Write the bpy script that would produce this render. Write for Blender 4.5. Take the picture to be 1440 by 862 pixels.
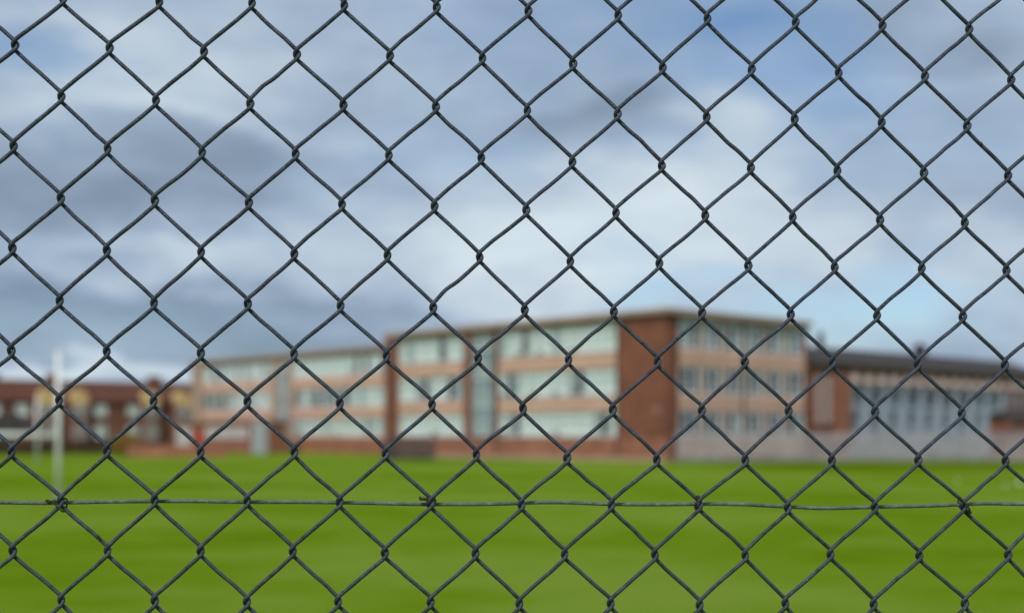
import bpy, bmesh, math, random
from mathutils import Vector, Matrix
R = math.radians
random.seed(7)
for o in list(bpy.data.objects): bpy.data.objects.remove(o)
scene = bpy.context.scene
COL = scene.collection

# ------------------------------------------------------------------ camera
F = 1880.0            # focal length in photograph pixels (1440 wide)
HZ = 612.0            # horizon row
EYE = 1.7
cam_d = bpy.data.cameras.new('camera'); cam = bpy.data.objects.new('camera', cam_d); COL.objects.link(cam)
cam.location = (0, 0, EYE); cam.rotation_euler = (R(90), 0, 0)
cam_d.sensor_width = 36; cam_d.sensor_fit = 'HORIZONTAL'; cam_d.lens = 36*F/1440
cam_d.shift_y = (HZ-431)/1440
cam_d.clip_start = 0.05; cam_d.clip_end = 5000
cam_d.dof.use_dof = True; cam_d.dof.focus_distance = 0.99; cam_d.dof.aperture_fstop = cam_d.lens/9.6
scene.camera = cam
scene.render.resolution_x = 1024; scene.render.resolution_y = 612
scene.view_settings.view_transform = 'Standard'; scene.view_settings.look = 'None'
scene.view_settings.gamma = 1; scene.view_settings.exposure = 0.0
scene.render.engine = 'CYCLES'

# ------------------------------------------------------------------ sun and sky
SUN_EL, SUN_AZ = R(48), math.atan2(-0.30, -0.95)
sd = bpy.data.lights.new('sun', 'SUN'); sun = bpy.data.objects.new('sun', sd); COL.objects.link(sun)
sd.energy = 2.7; sd.angle = R(10); sd.color = (1.0, 0.95, 0.88)
sv = Vector((math.sin(SUN_AZ)*math.cos(SUN_EL), math.cos(SUN_AZ)*math.cos(SUN_EL), math.sin(SUN_EL)))
sun.rotation_euler = sv.to_track_quat('Z', 'Y').to_euler(); sun.location = (0, -5, 30)

def lin(r, g, b):
    f = lambda c: (c/255/12.92) if c/255 <= 0.04045 else ((c/255+0.055)/1.055)**2.4
    return (f(r), f(g), f(b))

world = bpy.data.worlds.new('World'); scene.world = world; world.use_nodes = True
nt = world.node_tree; nt.nodes.clear()
def N(t, **k):
    n = nt.nodes.new(t)
    for a, v in k.items(): setattr(n, a, v)
    return n
def L(a, b): nt.links.new(a, b)
def setin(sock, v):
    if hasattr(v, 'is_output') or isinstance(v, bpy.types.NodeSocket): L(v, sock)
    else: sock.default_value = v
def M(op, a, b=0.0, c=None, clamp=False):
    n = N('ShaderNodeMath', operation=op, use_clamp=clamp); setin(n.inputs[0], a); setin(n.inputs[1], b)
    if c is not None: setin(n.inputs[2], c)
    return n.outputs[0]
def VM(op, a, b=None):
    n = N('ShaderNodeVectorMath', operation=op); setin(n.inputs[0], a)
    if b is not None: setin(n.inputs[1], b)
    return n
sky = N('ShaderNodeTexSky', sky_type='NISHITA', sun_disc=False, sun_elevation=SUN_EL, sun_rotation=SUN_AZ,
        air_density=1.0, dust_density=0.5, ozone_density=1.6)
tc = N('ShaderNodeTexCoord').outputs['Generated']
dirn = VM('NORMALIZE', tc).outputs[0]
stre = VM('MULTIPLY', dirn, (1.0, 1.0, 2.6)).outputs[0]
nz1 = N('ShaderNodeTexNoise'); nz1.inputs['Scale'].default_value = 6.0; nz1.inputs['Detail'].default_value = 5; nz1.inputs['Roughness'].default_value = 0.5
L(stre, nz1.inputs['Vector'])
nz2 = N('ShaderNodeTexNoise'); nz2.inputs['Scale'].default_value = 15.0; nz2.inputs['Detail'].default_value = 4; nz2.inputs['Roughness'].default_value = 0.5
L(stre, nz2.inputs['Vector'])
wob = VM('MULTIPLY', VM('SUBTRACT', nz1.outputs['Color'], (0.5, 0.5, 0.5)).outputs[0], (0.30, 0.0, 0.12)).outputs[0]
dw = VM('ADD', dirn, wob).outputs[0]
def blobs(lst):
    acc = None
    for (x, y, rx, ry, a) in lst:
        d = Vector(((x-720)/F, 1, (HZ-y)/F)).normalized()
        v = VM('SUBTRACT', dw, tuple(d)).outputs[0]
        v = VM('MULTIPLY', v, (F/rx, 1.5, F/ry)).outputs[0]
        ln = VM('LENGTH', v).outputs['Value']
        mr = N('ShaderNodeMapRange', interpolation_type='SMOOTHERSTEP'); L(ln, mr.inputs['Value'])
        mr.inputs['From Min'].default_value = 0.0; mr.inputs['From Max'].default_value = 1.7
        mr.inputs['To Min'].default_value = a; mr.inputs['To Max'].default_value = 0.0
        acc = mr.outputs[0] if acc is None else M('ADD', acc, mr.outputs[0])
    return acc
BRIGHT = [(150, 90, 190, 70, .22), (880, 330, 260, 110, .45), (640, 390, 190, 60, .18), (1000, 215, 130, 90, .18),
          (110, 524, 260, 13, .45), (230, 165, 150, 22, .22), (300, 370, 230, 30, .22), (1290, 400, 250, 80, .22),
          (60, 190, 90, 30, .15), (330, 60, 120, 60, .06), (1130, 105, 130, 22, .2), (560, 430, 200, 25, .12)]
DARK = [(270, 225, 230, 50, .22), (60, 285, 150, 60, .30), (300, 300, 210, 28, .22), (130, 450, 360, 62, .50),
        (480, 450, 190, 45, .34), (820, 165, 120, 34, .27), (1370, 25, 130, 45, .20), (60, 400, 120, 25, .15),
        (420, 250, 150, 60, .15), (730, 285, 130, 25, .10)]
HOLE = [(1040, 90, 190, 80, .75), (940, 15, 170, 45, .6), (35, 95, 75, 35, .7), (650, 215, 120, 60, .28),
        (1215, 420, 110, 75, .75), (925, 412, 120, 30, .65), (1330, 450, 120, 40, .35), (1010, 480, 200, 40, .4), (1290, 180, 200, 80, .2), (700, 60, 120, 60, .3),
        (150, 455, 350, 45, .25)]
br, dk, ho = blobs(BRIGHT), blobs(DARK), blobs(HOLE)
n1 = M('SUBTRACT', nz1.outputs['Fac'], 0.5); n2 = M('SUBTRACT', nz2.outputs['Fac'], 0.5)
val = M('ADD', M('SUBTRACT', M('ADD', br, 0.50), M('MULTIPLY', dk, 0.75)), M('ADD', M('MULTIPLY', n1, 0.42), M('MULTIPLY', n2, 0.50)), clamp=True)
ramp = N('ShaderNodeValToRGB'); L(val, ramp.inputs['Fac'])
e = ramp.color_ramp.elements
stops = [(0.0, (113, 133, 155)), (0.25, (138, 157, 179)), (0.5, (164, 183, 204)), (0.75, (192, 208, 222)), (1.0, (212, 227, 235))]
e[0].position = 0.0; e[0].color = (*lin(*stops[0][1]), 1); e[1].position = 1.0; e[1].color = (*lin(*stops[-1][1]), 1)
for p, c in stops[1:-1]:
    q = e.new(p); q.color = (*lin(*c), 1)
cl = VM('SCALE', ramp.outputs['Color']); cl.inputs['Scale'].default_value = 10.0
holef = M('ADD', ho, M('MULTIPLY', n1, 0.5), clamp=True)
skys = VM('MULTIPLY', sky.outputs['Color'], (0.88, 1.0, 1.1)).outputs[0]
mx = N('ShaderNodeMix', data_type='RGBA'); L(holef, mx.inputs['Factor']); L(cl.outputs[0], mx.inputs['A']); L(skys, mx.inputs['B'])
bg = N('ShaderNodeBackground'); L(mx.outputs['Result'], bg.inputs['Color']); bg.inputs['Strength'].default_value = 0.1
wo = N('ShaderNodeOutputWorld'); L(bg.outputs[0], wo.inputs['Surface'])

# ------------------------------------------------------------------ materials
def mat(name, col, rough=0.7, metal=0.0, var=0.12, scale=3.0, bump=0.0, bscale=60, col2=None, spec=0.5):
    m = bpy.data.materials.new(name); m.use_nodes = True; t = m.node_tree; p = t.nodes['Principled BSDF']
    c = t.nodes.new('ShaderNodeTexCoord'); n = t.nodes.new('ShaderNodeTexNoise')
    n.inputs['Scale'].default_value = scale; n.inputs['Detail'].default_value = 6
    t.links.new(c.outputs['Object'], n.inputs['Vector'])
    r = t.nodes.new('ShaderNodeValToRGB'); t.links.new(n.outputs['Fac'], r.inputs['Fac'])
    a = col2 if col2 else tuple(x*(1-var) for x in col); b = col if col2 else tuple(min(1, x*(1+var)) for x in col)
    r.color_ramp.elements[0].position = .35; r.color_ramp.elements[0].color = (*a, 1)
    r.color_ramp.elements[1].position = .65; r.color_ramp.elements[1].color = (*b, 1)
    t.links.new(r.outputs['Color'], p.inputs['Base Color'])
    p.inputs['Roughness'].default_value = rough; p.inputs['Metallic'].default_value = metal
    p.inputs['Specular IOR Level'].default_value = spec
    if bump:
        n2 = t.nodes.new('ShaderNodeTexNoise'); n2.inputs['Scale'].default_value = bscale; n2.inputs['Detail'].default_value = 5
        t.links.new(c.outputs['Object'], n2.inputs['Vector'])
        bb = t.nodes.new('ShaderNodeBump'); bb.inputs['Strength'].default_value = bump; bb.inputs['Distance'].default_value = 0.01
        t.links.new(n2.outputs['Fac'], bb.inputs['Height']); t.links.new(bb.outputs[0], p.inputs['Normal'])
    return m

def brick_mat(name, c1, c2, mortar, d):
    m = bpy.data.materials.new(name); m.use_nodes = True; t = m.node_tree; p = t.nodes['Principled BSDF']
    c = t.nodes.new('ShaderNodeTexCoord')
    def dot(v):
        q = t.nodes.new('ShaderNodeVectorMath'); q.operation = 'DOT_PRODUCT'; t.links.new(c.outputs['Object'], q.inputs[0]); q.inputs[1].default_value = v
        return q.outputs['Value']
    cb = t.nodes.new('ShaderNodeCombineXYZ')
    t.links.new(dot((d[0]+d[1], d[1]-d[0], 0)), cb.inputs[0]); t.links.new(dot((0, 0, 1)), cb.inputs[1])
    b = t.nodes.new('ShaderNodeTexBrick'); t.links.new(cb.outputs[0], b.inputs['Vector'])
    b.inputs['Scale'].default_value = 1; b.inputs['Brick Width'].default_value = .225; b.inputs['Row Height'].default_value = .075
    b.inputs['Mortar Size'].default_value = .008
    b.inputs['Color1'].default_value = (*c1, 1); b.inputs['Color2'].default_value = (*c2, 1); b.inputs['Mortar'].default_value = (*mortar, 1)
    n = t.nodes.new('ShaderNodeTexNoise'); n.inputs['Scale'].default_value = .7; n.inputs['Detail'].default_value = 6
    t.links.new(c.outputs['Object'], n.inputs['Vector'])
    mr = t.nodes.new('ShaderNodeMapRange'); mr.inputs['From Min'].default_value = .3; mr.inputs['From Max'].default_value = .7
    mr.inputs['To Min'].default_value = .66; mr.inputs['To Max'].default_value = 1.22
    t.links.new(n.outputs['Fac'], mr.inputs['Value'])
    v = t.nodes.new('ShaderNodeVectorMath'); v.operation = 'SCALE'; t.links.new(b.outputs['Color'], v.inputs[0]); t.links.new(mr.outputs[0], v.inputs['Scale'])
    t.links.new(v.outputs[0], p.inputs['Base Color']); p.inputs['Roughness'].default_value = .85
    return m

def glass_mat(name, tint=(0.95, 0.975, 0.965)):
    m = bpy.data.materials.new(name); m.use_nodes = True; t = m.node_tree; t.nodes.remove(t.nodes['Principled BSDF'])
    out = t.nodes['Material Output']; tr = t.nodes.new('ShaderNodeBsdfTransparent'); tr.inputs['Color'].default_value = (*tint, 1)
    gl = t.nodes.new('ShaderNodeBsdfGlossy'); gl.inputs['Roughness'].default_value = .03
    nn = t.nodes.new('ShaderNodeTexNoise'); nn.inputs['Scale'].default_value = .8
    c = t.nodes.new('ShaderNodeTexCoord'); t.links.new(c.outputs['Object'], nn.inputs['Vector'])
    bp = t.nodes.new('ShaderNodeBump'); bp.inputs['Strength'].default_value = .2; bp.inputs['Distance'].default_value = .02
    t.links.new(nn.outputs['Fac'], bp.inputs['Height']); t.links.new(bp.outputs[0], gl.inputs['Normal'])
    lwn = t.nodes.new('ShaderNodeLayerWeight'); lwn.inputs['Blend'].default_value = .5
    fr = t.nodes.new('ShaderNodeMapRange'); fr.inputs['From Min'].default_value = .1; fr.inputs['To Min'].default_value = .03; fr.inputs['To Max'].default_value = .14
    t.links.new(lwn.outputs['Facing'], fr.inputs['Value'])
    mxs = t.nodes.new('ShaderNodeMixShader'); t.links.new(fr.outputs[0], mxs.inputs[0]); t.links.new(tr.outputs[0], mxs.inputs[1]); t.links.new(gl.outputs[0], mxs.inputs[2])
    t.links.new(mxs.outputs[0], out.inputs['Surface'])
    return m

# ------------------------------------------------------------------ object helpers
def link(name, bm, m, parent=None, smooth=False, origin=None):
    me = bpy.data.meshes.new(name)
    loc = Vector(origin) if origin is not None else (Vector(parent['base']) if parent is not None and 'base' in parent else Vector((0, 0, 0)))
    bmesh.ops.translate(bm, verts=bm.verts, vec=-loc)
    bmesh.ops.recalc_face_normals(bm, faces=bm.faces)
    if smooth:
        for f in bm.faces: f.smooth = True
    bm.to_mesh(me); bm.free()
    me.materials.append(m)
    o = bpy.data.objects.new(name, me); COL.objects.link(o)
    if parent is not None:
        o.parent = parent
    else:
        o.location = loc
    BASE[o.name] = loc
    return o
BASE = {}
class Root:
    pass
def thing(name, label, cat, loc, group=None):
    o = bpy.data.objects.new(name, None); COL.objects.link(o); o.location = loc; o.empty_display_size = .3
    o['label'] = label; o['category'] = cat
    if group: o['group'] = group
    BASE[o.name] = Vector(loc)
    return o
def part(name, bm, m, parent, smooth=False):
    loc = BASE[parent.name]
    bmesh.ops.translate(bm, verts=bm.verts, vec=-loc)
    bmesh.ops.recalc_face_normals(bm, faces=bm.faces)
    if smooth:
        for f in bm.faces: f.smooth = True
    me = bpy.data.meshes.new(name); bm.to_mesh(me); bm.free(); me.materials.append(m)
    o = bpy.data.objects.new(name, me); COL.objects.link(o); o.parent = parent; BASE[o.name] = loc.copy()
    return o
def parts(name, bm, m, parent):
    """every loose piece of the mesh becomes a part of its own"""
    bm.verts.index_update(); todo = set(bm.verts); out = []
    groups = []
    while todo:
        v = todo.pop(); comp = [v]; st = [v]
        while st:
            a = st.pop()
            for e in a.link_edges:
                b = e.other_vert(a)
                if b in todo: todo.remove(b); comp.append(b); st.append(b)
        groups.append(comp)
    for comp in groups:
        nb = bmesh.new(); mp = {v: nb.verts.new(v.co) for v in comp}; fs = set(f for v in comp for f in v.link_faces)
        for f in sorted(fs, key=lambda f: f.index): nb.faces.new([mp[v] for v in f.verts])
        out.append(part(name, nb, m, parent))
    bm.free(); return out
def tag(o, label, cat, group=None):
    o['label'] = label; o['category'] = cat
    if group: o['group'] = group
    return o

def hexa(bm, P):
    v = [bm.verts.new(p) for p in P]
    for f in ((0, 1, 2, 3), (7, 6, 5, 4), (0, 4, 5, 1), (1, 5, 6, 2), (2, 6, 7, 3), (3, 7, 4, 0)):
        bm.faces.new([v[i] for i in f])
class Fr:
    """upright working frame: s along the wall, o outward, z up"""
    def __init__(self, ox, oy, d):
        d = Vector((d[0], d[1], 0)).normalized(); self.o = Vector((ox, oy, 0)); self.d = d
        n = Vector((d.y, -d.x, 0))
        if n.y > 0: n = -n
        self.n = n
    def p(self, s, o, z): 
        q = self.o + self.d*s + self.n*o; return Vector((q.x, q.y, z))
    def box(self, bm, s0, s1, o0, o1, z0, z1):
        hexa(bm, [self.p(s0, o0, z0), self.p(s1, o0, z0), self.p(s1, o1, z0), self.p(s0, o1, z0),
                  self.p(s0, o0, z1), self.p(s1, o0, z1), self.p(s1, o1, z1), self.p(s0, o1, z1)])
    def s_at(self, px, o=0.0):
        u = (px-720)/F; a = self.o + self.n*o
        return (u*a.y - a.x)/(self.d.x - u*self.d.y)
    def prism(self, bm, poly, s0, s1):      # poly of (o, z), extruded along s
        a = [bm.verts.new(self.p(s0, o, z)) for o, z in poly]; b = [bm.verts.new(self.p(s1, o, z)) for o, z in poly]
        bm.faces.new(a); bm.faces.new(b[::-1]); n = len(poly)
        for i in range(n): bm.faces.new([a[i], b[i], b[(i+1) % n], a[(i+1) % n]])
    def prism_o(self, bm, poly, o0, o1):    # poly of (s, z), extruded along o
        a = [bm.verts.new(self.p(s, o0, z)) for s, z in poly]; b = [bm.verts.new(self.p(s, o1, z)) for s, z in poly]
        bm.faces.new(a); bm.faces.new(b[::-1]); n = len(poly)
        for i in range(n): bm.faces.new([a[i], b[i], b[(i+1) % n], a[(i+1) % n]])
def BM(): return bmesh.new()

def tube(bm, pts, rad, sides=10, caps=True):
    pts = [Vector(p) for p in pts]; n = len(pts)
    tan = [(pts[min(i+1, n-1)]-pts[max(i-1, 0)]).normalized() for i in range(n)]
    up = Vector((0, 1, 0))
    if abs(tan[0].dot(up)) > .95: up = Vector((0, 0, 1))
    u = (up - tan[0]*up.dot(tan[0])).normalized(); rings = []
    for i in range(n):
        u = (u - tan[i]*u.dot(tan[i])).normalized(); w = tan[i].cross(u)
        r = rad[i] if isinstance(rad, (list, tuple)) else rad
        rings.append([bm.verts.new(pts[i] + (u*math.cos(a) + w*math.sin(a))*r) for a in [2*math.pi*k/sides for k in range(sides)]])
    for i in range(n-1):
        for k in range(sides):
            bm.faces.new([rings[i][k], rings[i][(k+1) % sides], rings[i+1][(k+1) % sides], rings[i+1][k]])
    if caps: bm.faces.new(rings[0][::-1]); bm.faces.new(rings[-1])
def catmull(P, sub):
    """centripetal: uneven spacing of the points gives no overshoot"""
    out = []; n = len(P)
    P = [Vector(p) for p in P]
    for i in range(n-1):
        p1, p2 = P[i], P[i+1]; p0 = P[i-1] if i else p1*2-p2; p3 = P[i+2] if i+2 < n else p2*2-p1
        d0, d1, d2 = [max((b-a).length, 1e-9)**.5 for a, b in ((p0, p1), (p1, p2), (p2, p3))]
        m1 = ((p1-p0)/d0-(p2-p0)/(d0+d1)+(p2-p1)/d1)*d1; m2 = ((p2-p1)/d1-(p3-p1)/(d1+d2)+(p3-p2)/d2)*d1
        for k in range(sub):
            t = k/sub; t2 = t*t; t3 = t2*t
            out.append(p1*(2*t3-3*t2+1)+m1*(t3-2*t2+t)+p2*(-2*t3+3*t2)+m2*(t3-t2))
    out.append(P[-1]); return out

# ------------------------------------------------------------------ palette
dL = (-0.675, 0.738); dR = (0.738, 0.675)
m_brick = brick_mat('brown brick', (.265, .082, .040), (.205, .062, .033), (.19, .10, .07), dL)
m_orange = brick_mat('orange brick', (.38, .125, .065), (.31, .10, .055), (.30, .19, .14), dL)
m_hbrick = brick_mat('house brick', (.20, .065, .038), (.15, .05, .032), (.17, .10, .075), (.836, .548))
m_tan = mat('tan panel', (.60, .365, .27), .8, var=.08, scale=.8)
m_tan2 = mat('brown fascia', (.40, .27, .20), .8, var=.1, scale=1)
m_conc = mat('pink concrete', (.42, .26, .2), .9, var=.15, scale=2, bump=.3)
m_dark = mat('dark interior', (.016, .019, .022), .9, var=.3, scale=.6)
m_white = mat('white window paint', (.72, .74, .76), .45, var=.05)
m_grey = mat('grey window paint', (.30, .31, .33), .5, var=.08)
m_blind = mat('cream green blind', (.85, .90, .87), .8, var=.06, scale=1.2)
m_blind2 = mat('grey green blind', (.38, .46, .44), .8, var=.12, scale=1.2)
m_blind3 = mat('white blind', (.86, .90, .86), .8, var=.05, scale=1.2)
m_glass = glass_mat('window glass')
m_stairg = mat('stair glazing panel', (.22, .31, .33), .25, var=.25, scale=1.3)
m_roofing = mat('roof felt', (.12, .12, .12), .9, var=.2)
m_slate = mat('slate roof', (.062, .054, .053), .9, var=.25, scale=2, spec=.1)
m_tile = mat('brown roof tile', (.115, .050, .035), .9, var=.2, scale=1.5, spec=.1)
m_yellow = mat('yellow render', (.58, .40, .17), .8, var=.08)
m_stone = mat('pale stone', (.55, .44, .40), .8, var=.1)
m_arch = mat('pale arch stone', (.80, .66, .61), .8, var=.08)
m_blue = mat('blue grey painted panel', (.21, .26, .31), .5, var=.12, scale=1)
m_palg = mat('galvanised steel pales', (.36, .33, .345), .55, metal=.2, var=.15, scale=1.2)
m_post = mat('white goal paint', (.80, .80, .78), .35, var=.04)
m_paleg = mat('pale grey cladding', (.34, .36, .39), .6, var=.06)
m_binst = mat('dark timber slats', (.055, .050, .050), .8, var=.3)
m_red = mat('red painted door', (.45, .035, .03), .4, var=.1)
m_paper = mat('white paper', (.8, .8, .78), .8, var=.05)
m_bulk = mat('pale plastic lamp cover', (.30, .17, .13), .5, var=.04)

# ------------------------------------------------------------------ ground
def ground():
    bm = BM(); xs = [-1500, -300, -100, -50, -20, -5, 5, 20, 50, 100, 300, 1500]; ys = [-300, -50, -10, 0, 5, 10, 20, 40, 60, 80, 110, 160, 300, 800, 3000]
    g = [[bm.verts.new((x, y, 0)) for x in xs] for y in ys]
    for j in range(len(ys)-1):
        for i in range(len(xs)-1): bm.faces.new([g[j][i], g[j][i+1], g[j+1][i+1], g[j+1][i]])
    m = bpy.data.materials.new('mown grass'); m.use_nodes = True; t = m.node_tree; p = t.nodes['Principled BSDF']
    c = t.nodes.new('ShaderNodeTexCoord')
    def noise(sc, det, mp):
        mm = t.nodes.new('ShaderNodeMapping'); mm.inputs['Scale'].default_value = mp; t.links.new(c.outputs['Object'], mm.inputs['Vector'])
        n = t.nodes.new('ShaderNodeTexNoise'); n.inputs['Scale'].default_value = sc; n.inputs['Detail'].default_value = det
        t.links.new(mm.outputs[0], n.inputs['Vector']); return n.outputs['Fac']
    big = noise(.10, 5, (.9, 1, 1)); mid = noise(.75, 5, (.8, .8, 1)); fine = noise(14, 6, (1, 1, 1))
    def mth(op, a, b):
        q = t.nodes.new('ShaderNodeMath'); q.operation = op
        for k, v in enumerate((a, b)):
            if isinstance(v, float): q.inputs[k].default_value = v
            else: t.links.new(v, q.inputs[k])
        return q.outputs[0]
    s = mth('ADD', mth('ADD', mth('MULTIPLY', big, 1.15), mth('MULTIPLY', mid, .45)), mth('MULTIPLY', fine, .22))
    r = t.nodes.new('ShaderNodeValToRGB'); t.links.new(s, r.inputs['Fac'])
    r.color_ramp.elements[0].position = .64; r.color_ramp.elements[0].color = (.090, .165, .002, 1)
    r.color_ramp.elements[1].position = 1.0; r.color_ramp.elements[1].color = (.175, .262, .030, 1)
    q = r.color_ramp.elements.new(.85); q.color = (.135, .225, .009, 1)
    # darker green band blended into the grass colour in front of the steel fence
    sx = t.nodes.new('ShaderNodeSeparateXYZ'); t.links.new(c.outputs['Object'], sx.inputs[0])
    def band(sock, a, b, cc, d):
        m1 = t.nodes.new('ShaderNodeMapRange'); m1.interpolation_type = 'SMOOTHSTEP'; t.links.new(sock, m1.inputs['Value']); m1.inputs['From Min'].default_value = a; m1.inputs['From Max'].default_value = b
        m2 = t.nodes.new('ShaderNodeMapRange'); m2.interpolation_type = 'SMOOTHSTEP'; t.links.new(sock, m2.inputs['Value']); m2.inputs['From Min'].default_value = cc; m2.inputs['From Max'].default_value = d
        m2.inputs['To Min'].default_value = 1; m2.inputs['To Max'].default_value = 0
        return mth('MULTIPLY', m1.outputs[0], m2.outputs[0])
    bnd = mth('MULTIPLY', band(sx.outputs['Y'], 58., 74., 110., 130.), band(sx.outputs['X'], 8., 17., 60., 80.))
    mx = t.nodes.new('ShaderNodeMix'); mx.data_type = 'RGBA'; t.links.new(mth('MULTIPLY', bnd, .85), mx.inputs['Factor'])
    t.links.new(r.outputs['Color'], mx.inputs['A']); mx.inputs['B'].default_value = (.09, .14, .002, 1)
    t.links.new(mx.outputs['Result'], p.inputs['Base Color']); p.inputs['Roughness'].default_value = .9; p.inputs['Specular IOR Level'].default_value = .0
    bb = t.nodes.new('ShaderNodeBump'); bb.inputs['Strength'].default_value = .6; bb.inputs['Distance'].default_value = .04
    t.links.new(noise(60, 5, (1, 1, 1)), bb.inputs['Height']); t.links.new(bb.outputs[0], p.inputs['Normal'])
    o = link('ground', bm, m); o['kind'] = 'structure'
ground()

# ------------------------------------------------------------------ generic window
def window(fr, s0, s1, z0, z1, parent, npan=2, frame=m_white, blinds='', o=-.12, transom=.68, fw=.06, back=True):
    """frame, pane and drawn blinds in an opening; blinds: string, one letter per light (w white, g grey, . none)"""
    if s0 > s1: s0, s1 = s1, s0
    bm = BM(); oo, oi = o+.05, o-.05
    fr.box(bm, s0, s0+fw, oi, oo, z0, z1); fr.box(bm, s1-fw, s1, oi, oo, z0, z1)
    fr.box(bm, s0+fw, s1-fw, oi, oo, z1-fw, z1); fr.box(bm, s0+fw, s1-fw, oi, oo+.04, z0, z0+fw)
    w = (s1-s0)/npan
    for k in range(1, npan): fr.box(bm, s0+w*k-fw/2, s0+w*k+fw/2, oi+.004, oo-.004, z0+fw, z1-fw)
    if transom:
        zt = z0+(z1-z0)*transom
        for k in range(npan):
            fr.box(bm, s0+w*k+fw*.5+(fw*.5 if k == 0 else 0), s0+w*(k+1)-fw*.5-(fw*.5 if k == npan-1 else 0), oi+.01, oo-.01, zt-.025, zt+.025)
    win = part('window', bm, frame, parent)
    bm = BM(); fr.box(bm, s0+fw*.6, s1-fw*.6, o-.006, o+.006, z0+fw*.6, z1-fw*.6); part('pane', bm, m_glass, win)
    for ch, mm in (('w', m_blind), ('g', m_blind2)):
        ks = [k for k in range(npan) if k < len(blinds) and blinds[k] == ch]
        if ks:
            for k in ks:
                bm = BM(); fr.box(bm, s0+w*k+.03, s0+w*(k+1)-.03, o-.10, o-.085, z0+random.choice((.02, .02, .02, .02, .1, .3)), z1-.02)
                part('blind', bm, random.choice((mm, mm, m_blind3)) if ch == 'w' else mm, win)
    return win

# ------------------------------------------------------------------ main school block
CX, CY = (937-720)/F*86.4, 86.4
A = Fr(CX, CY, dL); B = Fr(CX, CY, dR)
LA = A.s_at(545); LB = B.s_at(1136)
ROWS = ((1.66, 3.36), (4.42, 6.27), (7.38, 9.22))
SPAN = ((3.36, 4.42), (6.27, 7.38), (9.22, 9.55))
school = thing('school_building', 'large three storey school block with flat roof and a blank brown brick corner', 'school building', (CX, CY, 0))
def patt(n, kind):
    s = ''
    for k in range(n): s += random.choices('wg.', weights={'top': (80, 15, 5), 'mid': (55, 25, 20), 'low': (75, 18, 7), 'dark': (4, 16, 80)}[kind])[0]
    return s
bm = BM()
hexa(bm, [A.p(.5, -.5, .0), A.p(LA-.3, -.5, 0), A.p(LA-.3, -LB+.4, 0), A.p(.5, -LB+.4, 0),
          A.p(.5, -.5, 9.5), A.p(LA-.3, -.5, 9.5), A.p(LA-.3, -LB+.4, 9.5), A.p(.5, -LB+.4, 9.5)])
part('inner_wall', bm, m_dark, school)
s868, s866, s701, s692, s663, s650, s612, s560 = [A.s_at(p) for p in (868, 866, 700.5, 693, 662.5, 651, 609, 560)]
# brown brick: corner panel, piers, end pier
bm = BM()
A.box(bm, 0, s868, -.5, 0, 1.5, 9.55)
A.box(bm, s701, s692, -.4, -.003, 1.66, 9.55); A.box(bm, s663, s650, -.4, -.003, 1.66, 9.55)
A.box(bm, s560, LA, -.4, .35, 0, 9.6)
B.box(bm, .5, B.s_at(955), -.5, 0, 0, 9.55)
B.box(bm, B.s_at(1131.5), LB, -.4, .02, 0, 9.55)
A.box(bm, LA-.35, LA-.003, -LB+.3, -.401, 0, 9.55); 
parts('brick_wall', bm, m_brick, school)
bm = BM(); A.box(bm, 0, s560-.003, -.5, .015, .28, 1.497); parts('brick_plinth', bm, m_orange, school)
bm = BM(); A.box(bm, -.03, s560-.003, -.5, .10, 0, .276); part('footing', bm, m_conc, school)
bm = BM()
for (z0, z1) in SPAN[:2]:
    A.box(bm, s868+.003, s701-.003, -.4, -.01, z0, z1); A.box(bm, s650+.003, s560-.003, -.4, -.01, z0, z1)
    B.box(bm, B.s_at(955)+.003, B.s_at(1131.5)-.003, -.4, -.01, z0, z1)
A.box(bm, s868+.003, s701-.003, -.4, -.01, 1.5, 1.66); A.box(bm, s650+.003, s560-.003, -.4, -.01, 1.5, 1.66)
B.box(bm, B.s_at(955)+.003, B.s_at(1131.5)-.003, -.4, -.01, .3, 1.66)
parts('spandrel', bm, m_tan, school)
bm = BM()
A.box(bm, s868+.003, s701-.003, -.4, -.02, 9.22, 9.547); A.box(bm, s650+.003, s560-.003, -.4, -.02, 9.22, 9.547); A.box(bm, s692+.003, s663-.003, -.4, -.02, 9.22, 9.547)
B.box(bm, B.s_at(955)+.003, B.s_at(1131.5)-.003, -.4, -.02, 9.22, 9.547)
parts('parapet', bm, m_tan2, school)
bm = BM()
hexa(bm, [A.p(-.35, .35, 9.6), A.p(LA+.2, .35, 9.6), A.p(LA+.2, -LB-.2, 9.6), A.p(-.35, -LB-.2, 9.6),
          A.p(-.35, .35, 9.93), A.p(LA+.2, .35, 9.93), A.p(LA+.2, -LB-.2, 9.93), A.p(-.35, -LB-.2, 9.93)])
part('roof', bm, m_tan2, school)
bm = BM()
A.box(bm, s868+.02, s701-.02, -.05, .06, 1.60, 1.655); A.box(bm, s650+.02, s560-.02, -.05, .06, 1.60, 1.655)
for z in (4.37, 7.33):
    A.box(bm, s868+.02, s701-.02, -.05, .05, z, z+.045); A.box(bm, s650+.02, s560-.02, -.05, .05, z, z+.045)
parts('sill', bm, m_stone, school)
for r, (z0, z1) in enumerate(ROWS):
    kind = ('low', 'mid', 'top')[r]
    n = 5; w = (s701-s868)/n
    for k in range(n):
        pat = patt(3, kind)
        if r == 0: pat = ['w.g', 'www', 'www', 'www', '.gw'][k]
        if r == 1: pat = ['www', 'w.g', 'www', 'www', 'g.w'][k]
        window(A, s868+w*k+.02, s868+w*(k+1)-.02, z0, z1, school, 3, m_white, pat)
    n = 4; w = (s560-s650)/n
    for k in range(n):
        pat = patt(2, kind)
        if r == 1: pat = ['g.', 'ww', '.g', 'ww'][k]
        window(A, s650+w*k+.02, s650+w*(k+1)-.02, z0, z1, school, 2, m_white, pat)
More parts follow.
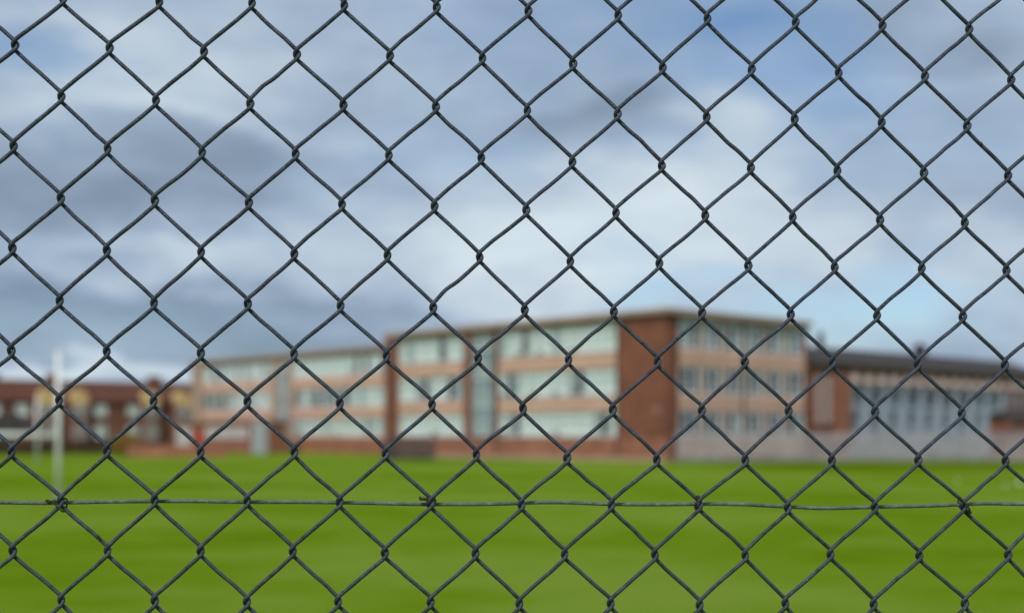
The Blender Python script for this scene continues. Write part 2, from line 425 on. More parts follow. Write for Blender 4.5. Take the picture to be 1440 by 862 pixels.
# glazed stair strip
def stair_strip(fr, s0, s1, z0, z1, parent, o=-.14):
    if s0 > s1: s0, s1 = s1, s0
    bm = BM(); n = 7; h = (z1-z0)/n; hs = (s1-s0)/3
    for k in range(4): fr.box(bm, s0+hs*k-(0 if k == 0 else .035), s0+hs*k+(.0 if k == 3 else .035)+(.035 if k == 0 else 0), o-.05, o+.05, z0, z1)
    for k in range(n+1):
        for c in range(3): fr.box(bm, s0+hs*c+.072, s0+hs*(c+1)-.04, o-.04, o+.04, z0+h*k-.04, z0+h*k+.04)
    w = part('stair_window', bm, m_white, parent)
    bm = BM(); fr.box(bm, s0+.02, s1-.02, o-.006, o+.006, z0, z1); part('pane', bm, m_glass, w)
    bm = BM()
    for k in range(n):
        if k % 2 == 0: fr.box(bm, s0+.04, s1-.04, o-.12, o-.10, z0+h*k+.05, z0+h*(k+1)-.05)
    part('panel', bm, m_blind2, w)
    bm = BM()
    for k in range(n):
        if k % 2 == 1: fr.box(bm, s0+.04, s1-.04, o-.12, o-.10, z0+h*k+.05, z0+h*(k+1)-.05)
    part('panel', bm, m_stairg, w)
stair_strip(A, s692+.05, s663-.05, 1.7, 9.15, school)
# right face windows: five paired bays with brown panels between
t0, t1 = B.s_at(956)+.05, B.s_at(1131.5)-.05
nb = 6; bw = (t1-t0)/nb
for r, (z0, z1) in enumerate(ROWS):
    bm = BM()
    for k in range(nb): 
        if k: B.box(bm, t0+bw*k-.22, t0+bw*k+.22, -.3, -.04, z0, z1)
    parts('mullion_panel', bm, m_tan2, school)
    for k in range(nb):
        a = t0+bw*k+(.224 if k else .0); b = t0+bw*(k+1)-(.224 if k < nb-1 else 0)
        window(B, a, b, z0, z1, school, 2, m_white, ('' if random.random() < .8 else '.g') if r != 2 else random.choice(('g.', 'g', '.g', 'wg')), fw=.13, transom=.3)
for px in (868.5, 697, 556):
    s = A.s_at(px); bm = BM(); o_ = .07 if px != 556 else .42; tube(bm, [A.p(s, o_, .3), A.p(s, o_, 5), A.p(s, o_, 9.5)], .055, 10); part('downpipe', bm, m_dark, school)
for px in (1045,):
    s = B.s_at(px); bm = BM(); tube(bm, [B.p(s, .07, 0), B.p(s, .07, 5), B.p(s, .07, 9.5)], .055, 10); part('downpipe', bm, m_dark, school)
# round bulkhead lamp
sl = A.s_at(924); bm = BM()
c = A.p(sl, .06, 3.26)
bmesh.ops.create_cone(bm, cap_ends=True, segments=20, radius1=.30, radius2=.22, depth=.14, matrix=Matrix.Translation(c) @ A.n.to_track_quat('Z', 'Y').to_matrix().to_4x4())
part('wall_light', bm, m_bulk, school)
bm = BM(); A.box(bm, A.s_at(846), A.s_at(842), -.1, .03, .9, 1.15); part('air_vent', bm, m_dark, school)

# ------------------------------------------------------------------ rear wing
W = Fr((542-720)/F*121.8, 121.8, dL)
LW = W.s_at(272)
wing = thing('school_building', 'long school wing with tan bands, set back to the left of the main block', 'school building', W.p(0, 0, 0))
s286, s389, s404, s413, s379 = [W.s_at(p) for p in (285, 389, 404.5, 412, 381)]
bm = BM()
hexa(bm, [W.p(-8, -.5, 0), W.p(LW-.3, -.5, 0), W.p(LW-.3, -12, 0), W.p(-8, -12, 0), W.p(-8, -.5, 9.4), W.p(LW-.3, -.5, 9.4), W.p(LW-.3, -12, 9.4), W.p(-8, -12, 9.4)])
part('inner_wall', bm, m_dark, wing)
bm = BM(); W.box(bm, s286, LW, -.4, .25, 0, 9.55); W.box(bm, s413, s404, -.4, 0, 0, 9.55); W.box(bm, s389, s379, -.4, 0, 0, 9.55)
W.box(bm, LW-.35, LW-.003, -12, -.401, 0, 9.55)
parts('brick_wall', bm, m_tan2, wing)
bm = BM(); W.box(bm, -8, s413-.003, -.4, .01, 0, 1.5); W.box(bm, s379+.003, s286-.003, -.4, .01, 0, 1.5); parts('brick_plinth', bm, m_orange, wing)
bm = BM()
for (z0, z1) in ((1.503, 1.66),)+SPAN[:2]:
    W.box(bm, -8, s413-.003, -.4, -.01, z0, z1); W.box(bm, s379+.003, s286-.003, -.4, -.01, z0, z1)
parts('spandrel', bm, m_tan, wing)
bm = BM(); W.box(bm, -8, s413-.003, -.4, -.02, 9.22, 9.547); W.box(bm, s379+.003, s286-.003, -.4, -.02, 9.22, 9.547); W.box(bm, s404+.003, s389-.003, -.4, -.02, 9.1, 9.547)
parts('parapet', bm, m_tan2, wing)
bm = BM(); W.box(bm, -8.2, LW+.2, -12.2, .3, 9.6, 9.9); part('roof', bm, m_tan2, wing)
for r, (z0, z1) in enumerate(ROWS):
    n = 6; w = s413/n
    for k in range(n):
        pat = patt(3, ('low', 'mid', 'top')[r])
        if r == 1: pat = ['www', 'wgw', 'g.g', '.g.', 'g.g', 'wg.'][k]
        window(W, w*k+.02, w*(k+1)-.02, z0, z1, wing, 3, m_white, pat)
    n = 5; w = (s286-s379)/n
    for k in range(n):
        pat = patt(3, ('low', 'mid', 'top')[r])
        if r == 1: pat = ['www', 'wgw', 'wwg', 'g.g', '.g.'][k]
        window(W, s379+w*k+.02, s379+w*(k+1)-.02, z0, z1, wing, 3, m_white, pat)
stair_strip(W, s404+.05, s389-.05, 1.7, 9.0, wing)

# low brick annexe with a row of small windows in front of the rear wing
X = Fr((352-720)/F*127, 127, dL); LX = X.s_at(246)
annex = thing('annexe', 'single storey red brick annexe with white windows and a red door', 'building', X.p(0, 0, 0))
sd0, sd1 = X.s_at(285), X.s_at(272)
bm = BM(); X.box(bm, 0, sd0, -4, 0, 0, 3.0); X.box(bm, sd0, sd1, -4, -.1, 2.15, 3.0); X.box(bm, sd1, LX, -4, 0, 0, 3.0); X.box(bm, sd0, sd1, -4, -.2, 0, 2.15)
parts('wall', bm, m_orange, annex)
bm = BM(); X.box(bm, -.2, LX+.2, -4.2, .25, 3.003, 3.18); part('roof', bm, m_tan2, annex)
bm = BM(); X.box(bm, sd0+.15, sd1-.15, -.199, -.13, 0.02, 2.14); part('door', bm, m_red, annex)
nw = 8
for k in range(nw):
    a = .5+(sd0-1)*k/nw; window(X, a, a+.9*(sd0-1)/nw*.7, 1.4, 2.5, annex, 2, m_white, '', o=.06, transom=.5, fw=.09)
for k in range(3):
    a = sd1+.5+(LX-sd1-.8)*k/3; window(X, a, a+.75, .7, 2.5, annex, 2, m_white, 'ww'[:0], o=.06, transom=.5, fw=.10)

# pale box porch
pc = Fr((354-720)/F*121, 121, (1, .12))
porch = thing('porch', 'tall narrow pale grey box porch beside the red brick annexe', 'porch', pc.p(0, 0, 0))
bm = BM(); pc.box(bm, 0, 1.36, -1.3, 0, 0, 2.75); part('wall', bm, m_paleg, porch)
bm = BM(); pc.box(bm, -.06, 1.42, -1.36, .08, 2.753, 2.86); part('roof', bm, m_white, porch)
bm = BM(); pc.box(bm, .2, 1.16, .003, .04, .05, 2.15); d = part('door', bm, m_paleg, porch)
bm = BM(); pc.box(bm, 1.0, 1.04, .041, .09, .95, 1.15); part('handle', bm, m_dark, d)

# dark slatted bin store
bs = Fr((546-720)/F*91, 91, (1, .08))
store = thing('bin_store', 'low dark grey slatted bin store standing on the grass by the brick end pier', 'bin store', bs.p(0, 0, 0))
bm = BM()
for k in range(4): bs.box(bm, 1.0*k, 1.0*k+.09, -.09, 0, 0, 1.5); bs.box(bm, 1.0*k, 1.0*k+.09, -1.3, -1.21, 0, 1.5)
parts('post', bm, m_binst, store)
bm = BM()
for k in range(10): bs.box(bm, -.02, 3.11, .003, .028, .06+.145*k, .16+.145*k); bs.box(bm, -.02, 3.11, -1.33, -1.303, .06+.145*k, .16+.145*k)
part('slats', bm, mat('grey slats', (.062, .055, .055), .8, var=.25), store)
bm = BM(); bs.box(bm, -.045, -.023, -1.3, 0, .05, 1.48); bs.box(bm, 3.113, 3.135, -1.3, 0, .05, 1.48); parts('end_panel', bm, m_binst, store)
bm = BM(); bs.box(bm, -.06, 3.15, -1.36, .06, 1.503, 1.54); part('lid', bm, m_binst, store)
bl = Fr((539-720)/F*92.5, 92.5, (1, .08))
bm = BM(); bl.box(bm, 0, .6, -.7, 0, .12, 1.0)
wb = thing('wheelie_bin', 'black wheeled bin at the left end of the dark slatted bin store', 'bin', bl.p(0, 0, 0))
part('body', bm, m_binst, wb)
bm = BM(); bl.prism(bm, [(.04, 1.003), (-.74, 1.003), (-.74, 1.12), (.04, 1.05)], -.03, .63); part('lid', bm, m_binst, wb)
for s in (.02, .52):
    bm = BM(); tube(bm, [bl.p(s, -.6, .12), bl.p(s+.06, -.6, .12)], .12, 14); part('wheel', bm, m_dark, wb)

# ------------------------------------------------------------------ old hall on the right
H = Fr(*B.p(LB+.15, -.5, 0).xy, dR)
LH = H.s_at(1475)
hall = thing('school_hall', 'older brick school hall with dark slate roof, pale arches and blue grey windows', 'building', H.p(0, 0, 0))
h1174, h1192, h1411 = H.s_at(1173), H.s_at(1193), H.s_at(1411)
EV = 7.0
bm = BM()
H.box(bm, 0, h1174, -9, 0, 0, EV); H.box(bm, h1174, LH, -9, -.6, 0, EV)
H.box(bm, h1192, h1411, -.6, -.001, 6.72, EV); H.box(bm, h1411, LH, -.6, -.001, 0, EV)
for g0 in (0, LH-.3):
    H.prism(bm, [(0, EV), (-4, 8.45), (-8.9, EV)], g0, g0+.3)
parts('wall', bm, m_brick, hall)
bm = BM(); H.box(bm, h1174, h1192, -.599, .3, 0, 6.35); part('pier', bm, m_orange, hall)
bm = BM()
H.prism(bm, [(.35, EV-.05), (.35, EV+.12), (-4.5, 8.72), (-9.3, EV+.12), (-9.3, EV-.05), (-4.5, 8.55)], -.2, LH+.3)
part('roof', bm, m_slate, hall)
bm = BM(); H.box(bm, -.1, LH, .0, .16, EV-.22, EV-.06); part('gutter', bm, m_tan2, hall)
for px, w_, h_, mm in ((1154, .35, 1.3, m_slate), (1294, .8, 1.0, m_slate)):
    s = H.s_at(px, -4.5); bm = BM(); H.box(bm, s-w_/2, s+w_/2, -4.5-w_/2, -4.5+w_/2, 8.5, 8.7+h_*.6)
    H.prism(bm, [(-4.5-w_*.65, 8.7+h_*.6), (-4.5+w_*.65, 8.7+h_*.6), (-4.5, 8.7+h_)], s-w_*.65, s+w_*.65)
    part('roof_vent', bm, mm, hall)
for px in (1150, 1164):
    s = H.s_at(px); window(H, s-.3, s+.3, 2.6, 6.1, hall, 1, m_stone, '', o=.06, fw=.14, transom=.6)
nb = 9; bw = (h1411-h1192)/nb
m_col = mat('pale blue column', (.34, .39, .46), .5)
bm = BM()
for k in range(nb+1): H.box(bm, h1192+bw*k-.13, h1192+bw*k+.13, -.6, .02, 0, 5.55)
parts('column', bm, m_col, hall)
bm = BM(); H.box(bm, h1192+.14, h1411-.14, -.58, -.05, 5.3, 5.547); part('lintel', bm, m_blue, hall)
bm = BM(); H.box(bm, h1192+.001, h1411-.001, -.6, -.04, 5.553, 6.717); part('brick_band', bm, m_brick, hall)
for k in range(nb):
    a, b = h1192+bw*k+.135, h1192+bw*(k+1)-.135; c0 = (a+b)/2
    bm = BM(); H.box(bm, a, b, -.58, -.2, 3.62, 3.9); H.box(bm, a, b, -.58, -.2, 0, 2.0)
    H.box(bm, a, c0-.62, -.58, -.2, 2.003, 3.617); H.box(bm, c0+.62, b, -.58, -.2, 2.003, 3.617); parts('blue_panel', bm, m_col, hall)
    window(H, a, b, 3.9, 5.3, hall, 3, m_blue, random.choice(('', '.g', 'g.', '..g')), o=-.35, fw=.09, transom=.5)
    window(H, c0-.62, c0+.62, 2.0, 3.62, hall, 2, m_blue, '', o=-.35, fw=.05, transom=0)
na = 13; aw = (h1411-h1192)/na
for k in range(na):
    c0 = h1192+aw*(k+.5); r1 = .46; n = 12; bm = BM()
    H.prism_o(bm, [(c0+r1*math.cos(math.pi*i/n), 5.72+r1*1.7*math.sin(math.pi*i/n)) for i in range(n+1)], -.037, .06); part('stone_arch', bm, m_arch, hall)
for k in range(5):
    s = h1411+.5+k*1.75; window(H, s, s+.95, 4.1, 5.5, hall, 2, m_blue, '', o=.06, fw=.07); window(H, s, s+.95, 1.9, 3.4, hall, 2, m_blue, '', o=.06, fw=.07)
    bm = BM(); H.box(bm, s-.1, s+1.25, .002, .08, 5.75, 6.35); part('stone_lintel', bm, m_stone, hall)
# small brick lodge at the right edge
K = Fr((1418-720)/F*97, 97, (1, .25))
lodge = thing('brick_lodge', 'small red brick outbuilding behind the steel fence at the right edge', 'outbuilding', K.p(0, 0, 0))
bm = BM(); K.box(bm, 0, 2.6, -2.4, 0, 0, 2.95); part('wall', bm, m_orange, lodge)
bm = BM(); K.prism(bm, [(.2, 2.953), (-2.6, 2.953), (-1.2, 3.5)], -.15, 2.75); part('roof', bm, m_slate, lodge)
for s in (.35, 1.4): window(K, s, s+.75, 1.9, 2.9, lodge, 2, m_dark, '', o=.06, fw=.06)

# ------------------------------------------------------------------ steel palisade fence
Pf = Fr((951-720)/F*85.6, 85.6, (1, .02)); LP = Pf.s_at(1500)
pal = thing('palisade_fence', 'long pale grey steel palisade fence between the grass and the school', 'fence', Pf.p(0, 0, 0))
bm = BM(); s = 0.0
while s < LP:
    h = 1.92+random.uniform(-.015, .015)
    Pf.prism_o(bm, [(s, .05), (s+.085, .05), (s+.085, h-.08), (s+.043, h), (s, h-.08)], 0, .012); s += .135
part('pales', bm, m_palg, pal)
for z in (.35, 1.6):
    bm = BM(); Pf.box(bm, -.05, LP, -.05, -.003, z, z+.06); part('rail', bm, m_palg, pal)
k = 0
while k*2.75 < LP:
    bm = BM(); Pf.box(bm, k*2.75, k*2.75+.1, -.16, -.053, 0, 1.95); part('post', bm, m_palg, pal); k += 1

# ------------------------------------------------------------------ houses beyond the field on the left
hd = Vector((.836, .548, 0)).normalized()
Q = Fr((0-720)/F*147, 147, hd)
def house(s0, s1, label, chimneys=(.5,), bo=1.8, wo_=4.35):
    c = (s0+s1)/2; t = thing('brick_house', label, 'house', Q.p(c, 0, 0), 'brick houses beyond the field')
    bm = BM(); Q.box(bm, s0, s1, -8, 0, 0, 5.5)
    for g in (s0, s1-.25): Q.prism(bm, [(-.1, 5.5), (-7.9, 5.5), (-4, 7.75)], g, g+.25)
    part('wall', bm, m_hbrick, t)
    bm = BM(); Q.prism(bm, [(.35, 5.42), (.35, 5.6), (-4, 8.05), (-8.35, 5.6), (-8.35, 5.42), (-4, 7.85)], s0-.0, s1-.01); rf = part('roof', bm, m_tile, t)
    for f in chimneys:
        s = s0+(s1-s0)*f; bm = BM(); Q.box(bm, s-.75, s+.75, -4.5, -3.5, 7.2, 8.75); 
        ch = part('chimney', bm, m_hbrick, rf)
    for sg in (-1, 1):
        b = c+sg*bo
        bm = BM(); Q.box(bm, b-.9, b+.9, 0.002, .8, 0, 5.1)
        part('bay', bm, m_hbrick, t)
        bm = BM(); n = 8
        pts = [(b-.95, 5.1), (b+.95, 5.1), (b+.95, 6.0), (b+.6, 6.6), (b, 6.9), (b-.6, 6.6), (b-.95, 6.0)]
        Q.prism_o(bm, pts, -1.5, .85); part('gable', bm, m_yellow, t)
        window(Q, b-.75, b+.75, 3.75, 5.0, t, 3, m_white, 'w.w', o=.86, fw=.09)
        window(Q, b-.75, b+.75, 1.2, 2.9, t, 3, m_white, '', o=.86, fw=.09)
        window(Q, c+sg*wo_-.65, c+sg*wo_+.65, 3.9, 5.2, t, 2, m_white, 'ww', o=.11, fw=.12)
        window(Q, c+sg*wo_-.65, c+sg*wo_+.65, 1.4, 2.9, t, 2, m_white, 'wg', o=.11, fw=.12)
s158 = Q.s_at(160); s12 = Q.s_at(11); s300 = Q.s_at(302)
house(s12-(s158-s12), s12-.01, 'brown brick house with brown roof cut off by the left edge', (.93,))
house(s12, s158-.01, 'brown brick pair house behind the nearer white goalpost, with two yellow gables')
house(s158, s300, 'brown brick pair house with two yellow gables, ending behind the school wing', bo=1.9, wo_=3.85)

G = Fr((-30-720)/F*132, 132, (1, .1))
shed = thing('garage', 'low garage with sloping dark grey roof in front of the left edge house', 'garage', G.p(0, 0, 0))
bm = BM(); G.box(bm, 0, 5.2, -3.2, 0, 0, 2.3); part('wall', bm, m_hbrick, shed)
bm = BM(); G.prism_o(bm, [(-.2, 2.303), (5.5, 2.303), (2.6, 4.1)], -3.4, .2); part('roof', bm, m_slate, shed)
bm = BM(); G.box(bm, .6, 3.0, .003, .05, .05, 2.1); part('door', bm, m_binst, shed)

lw = Fr((178-720)/F*104, 104, (1, .05))
bm = BM(); lw.box(bm, 0, 7.6, -.23, 0, 0, .86); lw.box(bm, -.04, 7.64, -.27, .04, .863, .93)
tag(link('garden_wall', bm, m_orange, origin=lw.p(0, 0, 0)), 'low orange brick wall at the far edge of the grass, left of the wing', 'wall')

def leaves(bm, boxf, n, size):
    for _ in range(n):
        c = boxf(); a = Vector((random.gauss(0, 1), random.gauss(0, 1), random.gauss(0, 1))).normalized()
        b = a.orthogonal().normalized(); d = a.cross(b); r = size*random.uniform(.6, 1.4)
        vs = [bm.verts.new(c+b*r), bm.verts.new(c+d*r*.6), bm.verts.new(c-b*r), bm.verts.new(c-d*r*.6)]; bm.faces.new(vs)
m_hedge = mat('brown hedge leaf', (.085, .040, .022), .8, var=.4, scale=2)
m_bush = mat('ochre shrub leaf', (.30, .17, .025), .8, var=.4, scale=4)
hg = Fr((-40-720)/F*112, 112, (1, .04))
hedge = thing('hedge', 'long low russet brown hedge at the far left edge of the grass', 'hedge', hg.p(0, 0, 0))
bm = BM(); leaves(bm, lambda: hg.p(random.uniform(0, 13), -random.uniform(0, .9), random.random()**.7*(1.25+.25*math.sin(random.random()*6))), 9000, .07); part('foliage', bm, m_hedge, hedge)
bm = BM()
for k in range(16): tube(bm, [hg.p(.4+.8*k, -.45, 0), hg.p(.4+.8*k+.1, -.4, .5), hg.p(.3+.8*k, -.45, 1.0)], [.04, .03, .01], 6)
parts('stem', bm, m_binst, hedge)
bc = Vector(((176-720)/F*106, 106, 0))
shr = thing('shrub', 'round ochre yellow shrub between the brown hedge and the orange wall', 'shrub', bc)
def bf():
    while True:
        v = Vector((random.uniform(-1, 1), random.uniform(-1, 1), random.uniform(-1, 1)))
        if .35 < v.length < 1: return bc+Vector((v.x*1.3, v.y*1.0, 1.05+v.z*.9))
bm = BM(); leaves(bm, bf, 2500, .07); part('foliage', bm, m_bush, shr)
bm = BM(); tube(bm, [bc, bc+Vector((.05, 0, .6)), bc+Vector((0, 0, 1.2))], [.07, .05, .02], 8); part('trunk', bm, m_binst, shr)

# ------------------------------------------------------------------ goalposts
def goal(xr, Y, wid, hpost, hbar, rp, label):
    t = thing('goalposts', label, 'goalposts', (xr-wid/2, Y, 0), 'white goalposts on the playing field')
    for x in (xr, xr-wid):
        bm = BM(); tube(bm, [(x, Y, -.05), (x, Y, hpost*.5), (x, Y, hpost)], rp, 16); part('post', bm, m_post, t, True)
        bm = BM(); tube(bm, [(x, Y, 0), (x, Y, .14)], rp*1.4, 16); part('ground_socket', bm, m_grey, t, True)
    bm = BM(); tube(bm, [(xr-rp, Y, hbar), (xr-wid+rp, Y, hbar)], rp*.75, 16); part('crossbar', bm, m_post, t, True)
goal((82-720)/F*36.3, 36.3, 5.2, 3.98, 1.70, .065, 'nearer tall white goalposts with low crossbar, on the grass at left')
goal((52.5-720)/F*84, 84, 5.5, 4.05, 1.84, .075, 'farther and smaller white goalposts in front of the hedge and houses')

for (px, py, r, lab) in ((1346, 677, .055, 'small pale paper scrap lying on the grass, leftmost of three'), (1414, 683, .055, 'small pale paper scrap lying on the grass, middle of three'),
                    (1433, 681, .10, 'larger white paper scrap lying on the grass at the right edge')):
    Y = EYE*F/(py-HZ); x = (px-720)/F*Y; bm = BM(); bmesh.ops.create_icosphere(bm, subdivisions=2, radius=r)
    for v in bm.verts: v.co *= random.uniform(.7, 1.2); v.co.z = v.co.z*.6+r*.5; v.co += Vector((x, Y, 0))
    tag(link('paper_scrap', bm, m_paper, origin=(x, Y, 0)), lab, 'litter', 'paper scraps on the grass')

# ------------------------------------------------------------------ chain link fence (0.99 m away)
m_wire = mat('dark weathered wire', (.044, .054, .078), .5, metal=.3, var=.40, scale=160, bump=.3, bscale=900, spec=.5)
m_tie = mat('rusty tie wire', (.045, .034, .032), .6, metal=.3, var=.4, scale=300, bump=.4, bscale=900)
m_line = mat('grey line wire', (.13, .15, .165), .5, metal=.3, var=.3, scale=140, bump=.4, bscale=800)
KN = {0: [(89, 0), (224, 4), (354.5, 6), (484.5, 8), (614.5, 10.5), (743, 16), (869.5, 21.5), (995, 26), (1119, 31), (1241, 36), (1363, 40)],
 1: [(21.5, 65), (154.5, 69), (287, 74), (418, 77), (548.5, 79), (678.5, 82), (806, 89.5), (932, 94.5), (1057, 97.5), (1179.5, 101.5), (1301, 106), (1422, 110.5)],
 2: [(86.5, 137), (219.5, 142.5), (352, 146.5), (483, 148), (613, 150.5), (741.5, 155.5), (868.5, 160.5), (994, 164), (1117.5, 167), (1240, 171), (1360, 176)],
 3: [(19, 207), (151.5, 210.5), (284.5, 215), (416, 217), (547, 219), (677, 221.5), (805, 228), (930.5, 232), (1056, 235), (1177.5, 238.5), (1299.5, 241.5), (1417.5, 246)],
 4: [(85.5, 280), (218, 283), (350, 286), (481, 287.5), (611, 289.5), (740, 295), (866.5, 299), (992, 302), (1115, 304.5), (1237.5, 308), (1357, 311.5)],
 5: [(17.5, 350), (150.5, 353), (282.5, 355.5), (414, 357), (545, 359), (674.5, 361.5), (802, 367), (927.5, 370), (1052.5, 372.5), (1174, 374.5), (1296, 376.5), (1415, 378.5)],
 6: [(84, 424), (216.5, 426.5), (348.5, 427.5), (479, 430), (609.5, 432.5), (738, 435.5), (863.5, 438), (987.5, 439), (1112, 441), (1233.5, 442), (1354, 443.5)],
 7: [(16, 494), (150, 494.5), (282.5, 497), (413, 497.5), (543.5, 500), (672.5, 503), (799.5, 505), (924.5, 507.5), (1047.5, 508), (1170.5, 508.5), (1290.5, 510), (1413, 511.5)],
 8: [(83, 563.5), (216, 565), (348, 565), (478, 567), (607.5, 568.5), (735.5, 574), (862, 575), (986.5, 576.5), (1109, 576.5), (1230.5, 577.5), (1352.5, 579.5)],
 9: [(16.5, 635), (150.5, 634), (282, 636), (413.5, 635.5), (542.5, 637.5), (669.5, 638.5), (797.5, 643), (923.5, 645), (1048, 645), (1169.5, 646), (1291.5, 645), (1414, 646)],
 10: [(85.5, 705), (217.5, 703.5), (348, 704), (477.5, 706), (606, 707), (733, 709), (860, 709), (983, 709.5), (1108, 712.5), (1230, 711.5), (1355, 711)],
 11: [(18, 775), (151, 774.5), (282, 775), (411.5, 775), (541, 777), (668.5, 778), (794, 778.5), (921, 779), (1048, 779), (1168, 778), (1292.5, 779.5), (1417.5, 778)],
 12: [(86, 844.5), (217.5, 845), (347, 846), (475.5, 845.5), (605.5, 846), (730.5, 848), (858.5, 847.5), (983.5, 849), (1104.5, 847), (1228.5, 847.5), (1356.5, 847)]}
ZC, KS = .99, .0757           # fence plane: depth = ZC/(1-KS*u)
fd = Vector((1, ZC*0+KS, 0)); 
# plane through (0, ZC), direction (1, KS): Y = ZC + KS*X
fdir = Vector((1, KS, 0)).normalized(); fn = Vector((KS, -1, 0)).normalized()    # fn points to the camera
def to_plane(px, py):
    u = (px-720)/F; Y = ZC/(1-KS*u); X = u*Y
    return (X/fdir.x, (HZ-py)/F*Y + EYE)          # s along fence, height
def FP(s, z, o): q = Vector((0, ZC, 0)) + fdir*s + fn*o; return Vector((q.x, q.y, z))
meas = {}
for r, row in KN.items():
    for i, (x, y) in enumerate(row): meas[(2*i+(1 if r % 2 == 0 else 0), r)] = to_plane(x, y)
def solve3(rows, rhs):
    a = [[sum(r[i]*r[j] for r in rows) for j in range(3)]+[sum(r[i]*v for r, v in zip(rows, rhs))] for i in range(3)]
    for i in range(3):
        pv = a[i][i]; a[i] = [x/pv for x in a[i]]
        for j in range(3):
            if j != i: f = a[j][i]; a[j] = [x-f*y for x, y in zip(a[j], a[i])]
    return [a[i][3] for i in range(3)]
rows = [(1, c, r) for (c, r) in meas]; cs = solve3(rows, [v[0] for v in meas.values()]); cz = solve3(rows, [v[1] for v in meas.values()])
lin3 = lambda k, c, r: k[0]+k[1]*c+k[2]*r
def knot(c, r):
    if (c, r) in meas: return meas[(c, r)]
    cc = min(max(c, 0), 22); rr = min(max(r, 0), 12)
    if (cc % 2 == 0) != (rr % 2 == 1): cc = cc+1 if cc < 22 else cc-1
    dist = abs(c-cc)+abs(r-rr); f = 1 if dist < 5 else .6
    ms, mz = meas[(cc, rr)]; rnd = random.Random(c*100+r)
    return (lin3(cs, c, r)+f*(ms-lin3(cs, cc, rr))+rnd.gauss(0, .0005), lin3(cz, c, r)+f*(mz-lin3(cz, cc, rr))+rnd.gauss(0, .0005))
fence = thing('chain_link_fence', 'dark grey chain link fence with diamond mesh, right in front of the camera', 'fence', (0, ZC, 0))
WR = .00152; PX = ZC/F
C0, C1, R0, R1 = -9, 31, -6, 55
for k in range(C0, C1):
    P = []; rnd = random.Random(k+500)
    for r in range(R0, R1+1):
        left = ((k % 2 == 0) == (r % 2 == 1))      # this wire's knot on row r is its left turn
        c = k if left else k+1
        s, z = knot(c, r)
        seen = -3 <= r <= 15
        if left:
            K_ = [(4.0, -9.9, 1.95), (-.2, -6.0, 2.0), (-2.5, -2.2, .9), (-2.7, 1.6, -.9), (-.4, 5.8, -2.0), (4.0, 9.9, -1.95)]
        else:
            K_ = [(-4.0, -9.9, -1.95), (.4, -5.8, -2.0), (2.7, -1.6, -.4), (2.5, 2.2, 1.3), (.2, 6.0, 2.0), (-4.0, 9.9, 1.95)]
        jx, jy = rnd.gauss(0, .25), rnd.gauss(0, .35)
        for (dx, dy, dd) in K_: P.append(FP(s+(dx+jx)*PX, z-(dy+jy)*PX, dd*.00088*1.02))
        if r < R1:
            left2 = not left; c2 = k if left2 else k+1; s2, z2 = knot(c2, r+1)
            ex, en = (4.0, 9.9) if left else (-4.0, 9.9), (-4.0, -9.9) if left else (4.0, -9.9)
            sa, za, s2, z2 = s+ex[0]*PX, z-ex[1]*PX, s2+en[0]*PX, z2-en[1]*PX
            dep = -1.9 if left else 1.9           # going down from a left turn the wire runs behind
            sg = 1 if left else -1
            for f in (.26, .5, .74):
                bow = (.25 if f != .5 else 0)*(-1 if f < .5 else 1)+rnd.gauss(0, .19 if rnd.random() < .9 else .65)
                ss = sa+(s2-sa)*f; zz = za+(z2-za)*f
                P.append(FP(ss+bow*PX*sg*.7, zz+bow*PX*.7, dep*.00088))
    pts = catmull(P, 3)
    rad = [WR*(1+rnd.gauss(0, .012)) for _ in pts]
    bm = BM(); tube(bm, pts, rad, 10); part('woven_wire', bm, m_wire, fence, True)
# horizontal line wire behind the mesh
LWp = [(-400, 708), (-200, 707), (0, 706.8), (60, 707.6), (88, 707), (130, 706), (215, 705), (280, 705), (348, 706), (420, 706), (477, 706.8), (540, 708), (600, 709.3), (640, 709.3), (690, 708.8), (733, 707.6), (760, 706.6), (800, 706.8),
       (860, 709), (920, 709.6), (983, 708.8), (1010, 708.6), (1050, 709.6), (1108, 712.5), (1160, 714.8), (1230, 713.2), (1300, 711.6), (1345, 710), (1385, 708.2), (1440, 708.8), (1700, 712), (1950, 714)]
lo = -(.0018+WR+.0014)
def lw3(x, y, o=lo):
    s, z = to_plane(x, y); return FP(s, z, o)
pts = catmull([lw3(x, y) for x, y in LWp], 8)
bm = BM(); rr_ = random.Random(3); tube(bm, pts, [.00142*(1+rr_.gauss(0, .02)) for _ in pts], 12); part('line_wire', bm, m_line, fence, True)
# a second line wire lower down, below the picture
bm = BM(); tube(bm, catmull([FP(s/4, .45+.004*math.sin(s*1.7), lo) for s in range(-4, 6)], 6), .00155, 10); part('line_wire', bm, m_line, fence, True)
def tie(path, r=.00055):
    pts = catmull([lw3(x, y, o*.001) for x, y, o in path], 6)
    bm = BM(); tube(bm, pts, r, 8); return bm
def twist(x0, y0, x1, y1, turns, amp, ph=0, o0=2.0):
    n = int(turns*8); L_ = []
    dx, dy = x1-x0, y1-y0; l = math.hypot(dx, dy); nx, ny = -dy/l, dx/l
    for i in range(n+1):
        t = i/n; a = ph+t*turns*2*math.pi; L_.append((x0+dx*t+nx*amp*math.sin(a), y0+dy*t+ny*amp*math.sin(a), o0+amp*.53*math.cos(a)))
    return L_
def tie_part(paths, r=.00055):
    bm = BM()
    for p in paths: tube(bm, catmull([lw3(x, y, o*.001) for x, y, o in p], 4), r, 8)
    return part('tie_wire', bm, m_tie, fence, True)
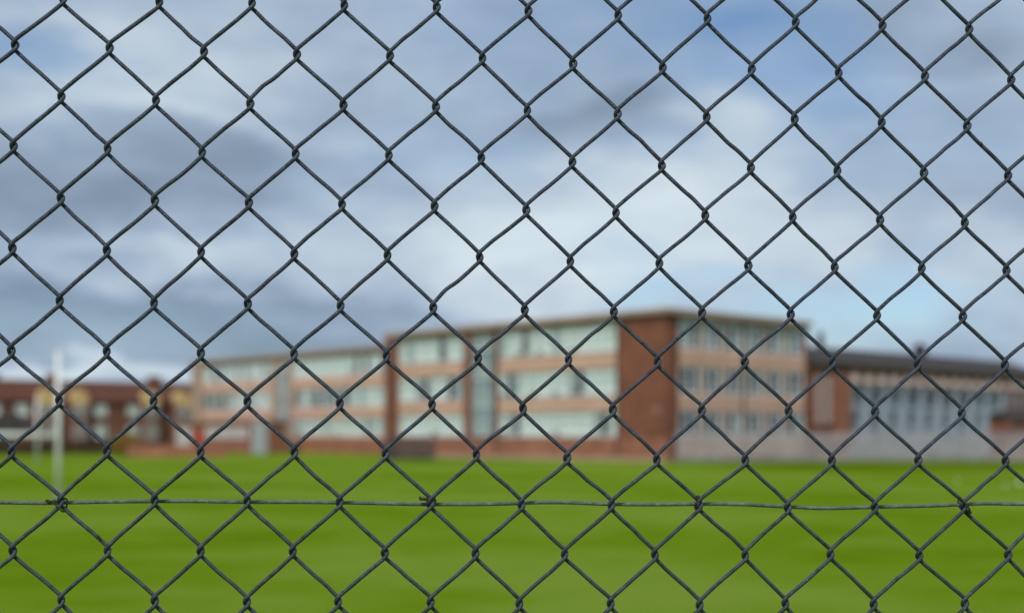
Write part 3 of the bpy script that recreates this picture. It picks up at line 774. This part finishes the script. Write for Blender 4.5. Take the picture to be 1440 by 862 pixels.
# ties at (88,706), (604,706), (982,706), (1356,712)
tie_part([[(79, 702, 3), (78, 706, 4.2), (82, 711, 4.6), (87, 716, 4.2), (90, 719, 1), (91, 713, -5), (91.5, 706, -6), (92, 702, -3), (90, 700, 1), (86, 700, 2)],
          twist(79, 705.5, 65, 706, 2.2, 1.3, 0, -.5), twist(79, 705.5, 64.5, 704, 2.2, 1.3, math.pi, -.5), [(66, 706, 0), (64.6, 704, 0), (65.8, 702.6, 0)]], .0006)
tie_part([[(604, 701, 0), (610, 700, -1), (612.5, 704, -4), (612, 710, -6), (609, 713, -4), (604, 713, -2), (600, 710, 0), (601, 704, 1), (604, 701.5, 1)],
          twist(604, 702, 590, 701, 2.5, 1.5, 0, -.3), twist(604, 702, 590, 701, 2.5, 1.5, math.pi, -.3), [(590.5, 702, 0), (590, 700, 0), (590.3, 697.6, 0)]], .0006)
tie_part([[(983, 704, 1), (979, 707, 1.5), (977.6, 711, 0), (978.6, 715.5, -1), (982, 716.5, -2), (983.5, 712, -5), (982, 705, -6), (981, 700, -1)],
          [(986, 704, 1), (981.5, 708, 2.4), (980.6, 713, 2.0), (983, 716, -1)],
          twist(982.5, 703, 979.6, 698.5, 1.8, 1.9, 0, 1), twist(982.5, 703, 980, 698.5, 1.8, 1.9, math.pi, 1), [(979, 700, 1.5), (980, 697.4, 2), (982.6, 697.6, 2)]], .0008)
tie_part([[(1350.5, 701, 1), (1351.5, 703, 3.6), (1355, 708, 4.6), (1359, 713, 4.4), (1361.5, 716.5, 2.5), (1358, 718, -3), (1353, 712, -6), (1350.5, 704, -4)],
          twist(1359.5, 717, 1364, 721, 1.6, 1.4, 0, 1.5), twist(1359.5, 717, 1364, 721, 1.6, 1.4, math.pi, 1.5)], .0006)
# left over snippet of tie wire and zinc drips on the mesh
bm = BM(); tube(bm, catmull([lw3(x, y, o*.001) for x, y, o in [(137, 757, -1), (139, 759.5, 0), (141, 757, 1), (140, 753.5, 1.3), (137.5, 752.5, 1), (137, 755, .5)]], 4), .0005, 8); part('wire_snippet', bm, m_tie, fence, True)
for (x, y, ex, ey, r_) in ((1378, 201, 1379.5, 205, .0012), (1066.5, 392.5, 1067.5, 397, .0012), (1372.5, 421, 1373, 418, .0009)):
    bm = BM(); o_ = -1.2 if x in (1379, 1068, 692, 1012) else 1.2
    tube(bm, [lw3(x, y, o_*.001), lw3((x+ex)/2, (y+ey)/2, o_*.001), lw3(ex, ey, o_*.001)], [r_, r_*1.1, r_*.5], 8); part('zinc_drip', bm, m_wire, fence, True)
# posts at both ends, outside the picture
for s in (knot(C0, 4)[0]-.06, knot(C1, 4)[0]+.06):
    bm = BM(); tube(bm, [FP(s, 0, -.03), FP(s, 1.0, -.03), FP(s, 2.3, -.03)], .024, 20); part('post', bm, m_palg, fence, True)
